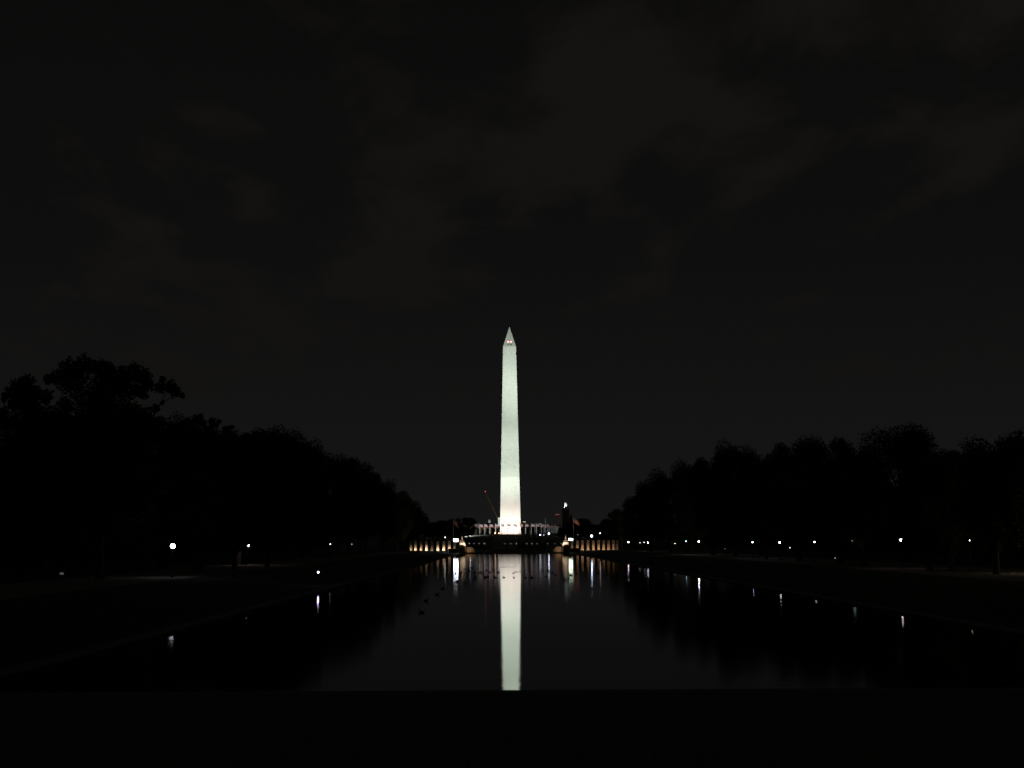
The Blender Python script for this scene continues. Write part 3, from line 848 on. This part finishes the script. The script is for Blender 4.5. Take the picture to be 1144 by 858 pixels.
# tall flagpoles of the memorial with drooping flags
q = at(506.3, 579, 800); flagpole((q.x, 800, 1.0), q.z-1, 4.6, 2.6, 'tall flagpole with a dim drooping flag above the left pillars', 'tall memorial flagpoles', droop=.9, az=0.2, r=.14)
q = at(640.6, 578, 800); fpR = flagpole((q.x, 800, 1.0), q.z-1, 4.6, 2.3, 'tall flagpole with an orange lit drooping flag above the right arch', 'tall memorial flagpoles', droop=.75, az=0.2, r=.14)
spot('flag_beam', (at(640.6, 578, 800).x+3, 796, 2.2), (at(643, 582, 800).x, 800, 15), 3000, (1.0, .66, .34), 22, .8)
spot('flag_beam', (at(506.3, 578, 800).x+3, 796, 2.2), (at(508, 586, 800).x, 800, 12), 450, (1.0, .6, .45), 22, .8)

# ------------------------------------------------------------------ city beyond the mound
def wing(b, x0, x1, y0, y1, z0, z1): b.box(x0, x1, y0, y1, z0, z1)
q = at(631.8, 568, 2150); cx = q.x
t = empty('castle', (cx, 2150, 1.0), label='dark castle with a tall battlemented tower carrying a lit white flag', cat='castle')
H = q.z-1
b = MB(); b.box(-4.6, 4.6, -4.6, 4.6, -1, H-3); b.box(-5.0, 5.0, -5.0, 5.0, H-2.997, H-1.4)
for i in range(4):
    for yy in (-5.0, 4.2): b.box(-5+i*2.9, -5+i*2.9+1.3, yy, yy+.8, H-1.397, H)
b.build('tower', M['sandstone'], t)
b = MB(); b.lathe([(2.2, 0), (2.2, H*.72), (2.5, H*.73), (.1, H*.86)], 8, cx=7.2, cy=-1); b.build('turret', M['sandstone'], t)
b = MB(); b.box(-24, -4.7, -6, 6, -1, 22); b.box(9.5, 40, -6, 6, -1, 20); b.build('wing', M['sandstone'], t)
for i in range(5):
    b = MB(); b.box(-22+i*3.6, -20.6+i*3.6, -6.1, -5.9, 9, 14); b.build('window', M['dark_glass'], t)
b = MB(); b.tube([(-1.6, -2, H-1.5), (-1.6, -2, H+8.5)], [.35, .2], 8); b.build('flagpole', M['pole'], t)
white_cloth = mat('white_flag_cloth', (.8, .8, .8), .9, (.7, .72, .72), 2)
flag_mesh('flag', 4.6, 4.6, .6, t, (-1.4, -2, H+7.6), .25, white_cloth, .1)
for dx_ in (-1,):
    sl = spot('tower_flag_beam', (cx-4, 2142.0, 1+H-1), (cx+.5, 2148, 1+H+4.5), 9000, (.85, 1.0, .95), 60, .8)
def far_building(px0, px1, top, Y, label, wall, lit=None, roofp=None, name='office_building'):
    a_ = at(px0, top, Y); c_ = at(px1, top, Y); x = (a_.x+c_.x)/2; hw = (c_.x-a_.x)/2; Hh = a_.z-1
    t = empty(name, (x, Y, 1.0), label=label, cat='building', group='far buildings on the skyline')
    b = MB(); b.box(-hw, hw, -12, 12, -1, Hh*.93); b.build('wall', wall, t)
    b = MB(); b.box(-hw-.4, hw+.4, -12.4, 12.4, Hh*.93+.003, Hh*.955); b.build('cornice', wall, t)
    nW = max(3, int(hw*2/4))
    for i in range(min(nW, 14)):
        w0 = -hw+(i+.3)*2*hw/min(nW, 14)
        for zf in (.72, .84):
            b = MB(); b.box(w0, w0+1.4, -12.15, -11.9, Hh*zf-1.2, Hh*zf+.8); b.build('window', M['dark_glass'], t)
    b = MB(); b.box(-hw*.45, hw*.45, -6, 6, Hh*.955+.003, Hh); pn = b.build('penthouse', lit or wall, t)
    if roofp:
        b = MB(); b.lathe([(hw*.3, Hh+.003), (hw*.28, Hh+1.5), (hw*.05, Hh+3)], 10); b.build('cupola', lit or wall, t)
    return t
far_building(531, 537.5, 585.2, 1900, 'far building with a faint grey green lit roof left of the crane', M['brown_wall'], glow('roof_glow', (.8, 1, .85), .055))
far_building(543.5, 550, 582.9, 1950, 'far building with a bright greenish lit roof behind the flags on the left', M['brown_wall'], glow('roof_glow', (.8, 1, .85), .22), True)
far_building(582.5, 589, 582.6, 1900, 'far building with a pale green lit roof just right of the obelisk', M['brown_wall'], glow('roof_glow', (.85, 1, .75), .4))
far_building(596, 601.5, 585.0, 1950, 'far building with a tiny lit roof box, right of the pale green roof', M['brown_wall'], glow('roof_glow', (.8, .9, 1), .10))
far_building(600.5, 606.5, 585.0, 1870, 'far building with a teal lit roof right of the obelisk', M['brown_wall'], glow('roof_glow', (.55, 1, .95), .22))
bb = far_building(529, 561, 587.3, 1800, 'wide brownish lit building behind the flags left of the obelisk', M['brown_wall'])
spot('facade_beam', (at(545, 600, 1700).x, 1725, 12), (at(545, 590, 1800).x, 1800, 24), 5e4, (1, .7, .42), 100, 1.0)
spot('facade_beam', (at(535, 600, 1700).x, 1725, 12), (at(535, 590, 1800).x, 1800, 24), 2.5e4, (1, .7, .42), 100, 1.0)
# slender pale spire
q = at(609.3, 577.8, 2100)
t = empty('church_spire', (q.x, 2100, 1.0), label='slender pale grey spire on the skyline right of the obelisk', cat='spire')
H = q.z-1
b = MB(); b.box(-1.4, 1.4, -1.4, 1.4, -1, H-9); b.build('tower', M['pole'], t)
b = MB(); b.lathe([(1.1, H-8.997), (.9, H-4), (.1, H)], 6); b.build('spire', M['pole'], t)
spot('spire_beam', (q.x-2, 2080, H-22), (q.x, 2100, H-6), 2600, (.8, .9, 1), 40, .8)

# cranes
def lattice(b, p0, p1, w_, n_, r_):
    p0, p1 = Vector(p0), Vector(p1); d = (p1-p0).normalized()
    u = d.cross(Vector((0, 1, 0))).normalized(); v = d.cross(u).normalized()
    cs = [u*w_+v*w_, u*w_-v*w_, -u*w_-v*w_, -u*w_+v*w_]
    for c_ in cs: b.tube([p0+c_, p1+c_*.6], r_, 4)
    for i in range(n_):
        a_ = p0.lerp(p1, i/n_); c2 = p0.lerp(p1, (i+1)/n_); f0 = 1-.4*i/n_
        for k_ in range(4): b.tube([a_+cs[k_]*f0, c2+cs[(k_+1) % 4]*f0], r_*.7, 4)
Yc = 1500
foot = at(557.5, 582, Yc); tip = at(542.2, 549.8, Yc); gz = 1.0
t = empty('boom_crane', (foot.x, Yc, gz), label='slanting yellow boom crane with a red tip light left of the obelisk', cat='crane')
fz = foot.z-gz
b = MB(); lattice(b, (0, 0, 0), (0, 0, fz), .9, 10, .16); b.build('mast', M['steel'], t)
b = MB(); lattice(b, (0, 0, fz), (tip.x-foot.x, 0, tip.z-gz), .5, 16, .13); b.build('boom', M['steel'], t)
b = MB(); b.box(-.9, 1.0, -1.2, 1.2, fz-5, fz+3.4); b.build('cab', glow('lit_cab', (.8, 1, .97), .55), t)
b = MB(); b.box(-1.4, 1.4, -1.5, 1.5, fz-8.5, fz-5.4); b.build('counterweight', M['iron'], t)
b = MB(); b.lathe([(.2, tip.z-gz), (.62, tip.z-gz+.5), (.5, tip.z-gz+1.1), (.1, tip.z-gz+1.3)], 8, cx=tip.x-foot.x); b.build('beacon', glow('red_tip', (1, .08, .06), .6), t)
spot('crane_beam', (foot.x+1, Yc-14, foot.z-8), (0.5*(foot.x+tip.x), Yc, .5*(foot.z+tip.z)), 4500, (1, .82, .45), 60, .9)
q = at(622.8, 574.3, 2500)
t = empty('tower_crane', (q.x, 2500, 1.0), label='small red lit tower crane just left of the castle tower', cat='crane')
H = q.z-1
b = MB(); lattice(b, (.8, 0, 0), (.8, 0, H), .5, 16, .25); b.build('mast', mat('red_steel', (.5, .12, .1), .6), t)
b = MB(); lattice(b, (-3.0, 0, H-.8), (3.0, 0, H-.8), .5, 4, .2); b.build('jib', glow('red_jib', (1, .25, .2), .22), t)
spot('crane_beam', (q.x+1, 2480, H-20), (q.x+1, 2500, H-5), 3000, (1, .4, .35), 40, .9)

# ------------------------------------------------------------------ ducks on the pool
def duck_proto():
    t = MB(); seg = 10
    spine = [((-.30, 0, .10), .015, .01), ((-.24, 0, .09), .06, .035), ((-.14, 0, .07), .11, .08), ((0, 0, .06), .13, .10), ((.11, 0, .07), .115, .09), ((.18, 0, .11), .07, .07),
             ((.20, 0, .17), .038, .04), ((.205, 0, .23), .034, .036), ((.215, 0, .27), .042, .042), ((.245, 0, .295), .045, .042), ((.28, 0, .29), .03, .028), ((.30, 0, .285), .012, .01)]
    rs = []
    for i, (p_, ry, rz_) in enumerate(spine):
        a_ = Vector(spine[max(0, i-1)][0]); c_ = Vector(spine[min(len(spine)-1, i+1)][0]); d = (c_-a_).normalized()
        side = Vector((0, 1, 0)); up = side.cross(d)*-1
        rs.append([Vector(p_)+side*ry*math.cos(2*math.pi*j/seg)+up*rz_*math.sin(2*math.pi*j/seg) for j in range(seg)])
    t.rings(rs)
    body = t.build('duck', M['duck'], smooth=True)
    b = MB(); b.rings([[Vector((x, w_*math.cos(j*math.pi/3), .285+h_*math.sin(j*math.pi/3))) for j in range(6)] for x, w_, h_ in ((.295, .018, .014), (.325, .022, .008), (.35, .018, .005))])
    b.build('bill', M['duck_bill'], body)
    return body
dk = duck_proto(); first = True
def duck(px, py, label, group=None, s=1.15, rz=None):
    global first
    p_ = on_water(px, py); s *= (.42 if py < 635 and 558 < px < 584 else .45 if 572 < px < 586 and py < 642 else .6 if 558 < px < 584 else .78)*random.uniform(.85, 1.15) if py < 648 else .62
    o = dk if first else copy_tree(dk)
    first = False
    o.location = (p_.x, p_.y, -.005); o.scale = (s*1.0, s, s)
    o.rotation_euler = (0, 0, random.choice((0, math.pi))+random.uniform(-.5, .5) if rz is None else rz)
    return tag(o, label, 'duck', group)
def z1(x, y): return (440+x/4.4, 540+y/4.4)
for x, y in ((531, 413), (537, 411), (548, 412), (560, 410), (573, 412), (583, 413), (598, 409), (624, 414)):
    duck(*z1(x, y), 'tiny duck in the far line across the obelisk reflection', 'ducks in the far line on the reflection', 1.2)
for x, y in ((590, 441), (597, 436), (606, 436), (620, 434), (585, 443), (634, 436)):
    duck(*z1(x, y), 'tiny duck in the middle cluster on the right side of the obelisk reflection', 'ducks in the middle cluster on the reflection', 1.2)
duck(*z1(541, 463), 'dark duck alone at the left edge of the obelisk reflection', s=1.5)
duck(*z1(589, 464), 'dark duck alone inside the obelisk reflection, nearer than the others', s=1.3)
for x, y in ((350, 420), (365, 426), (380, 414), (372, 430), (400, 437), (425, 437), (440, 437), (470, 437), (490, 431), (513, 437), (330, 437), (400, 463), (450, 462), (463, 461), (498, 463), (300, 412), (455, 428)):
    duck(*z1(x, y), 'dark duck in the loose flock left of the obelisk reflection', 'ducks left of the reflection', 1.25)
for x, y in ((730, 431), (757, 430), (795, 452), (748, 458), (677, 463), (645, 463), (870, 451), (900, 443), (1000, 444), (780, 441), (840, 470)):
    duck(*z1(x, y), 'dark duck in the loose flock right of the obelisk reflection', 'ducks right of the reflection', 1.3)
for (px, py, lab) in ((494.5, 658, 'farthest dark duck of the pair near the left bank'), (488.2, 664.5, 'upper left duck swimming toward the left bank'),
                  (475.8, 671.5, 'wide dark duck nearing the left bank'), (471.0, 684.5, 'nearest duck on the pool, low on the left'), (510.5, 649.5, 'dark duck crossing the glaring lamp reflection'),
                  (509.0, 640.5, 'dark duck at the top of the glaring lamp reflection')):
    duck(px, py, lab, s=1.5, rz=random.choice((0.2, 3.0)))
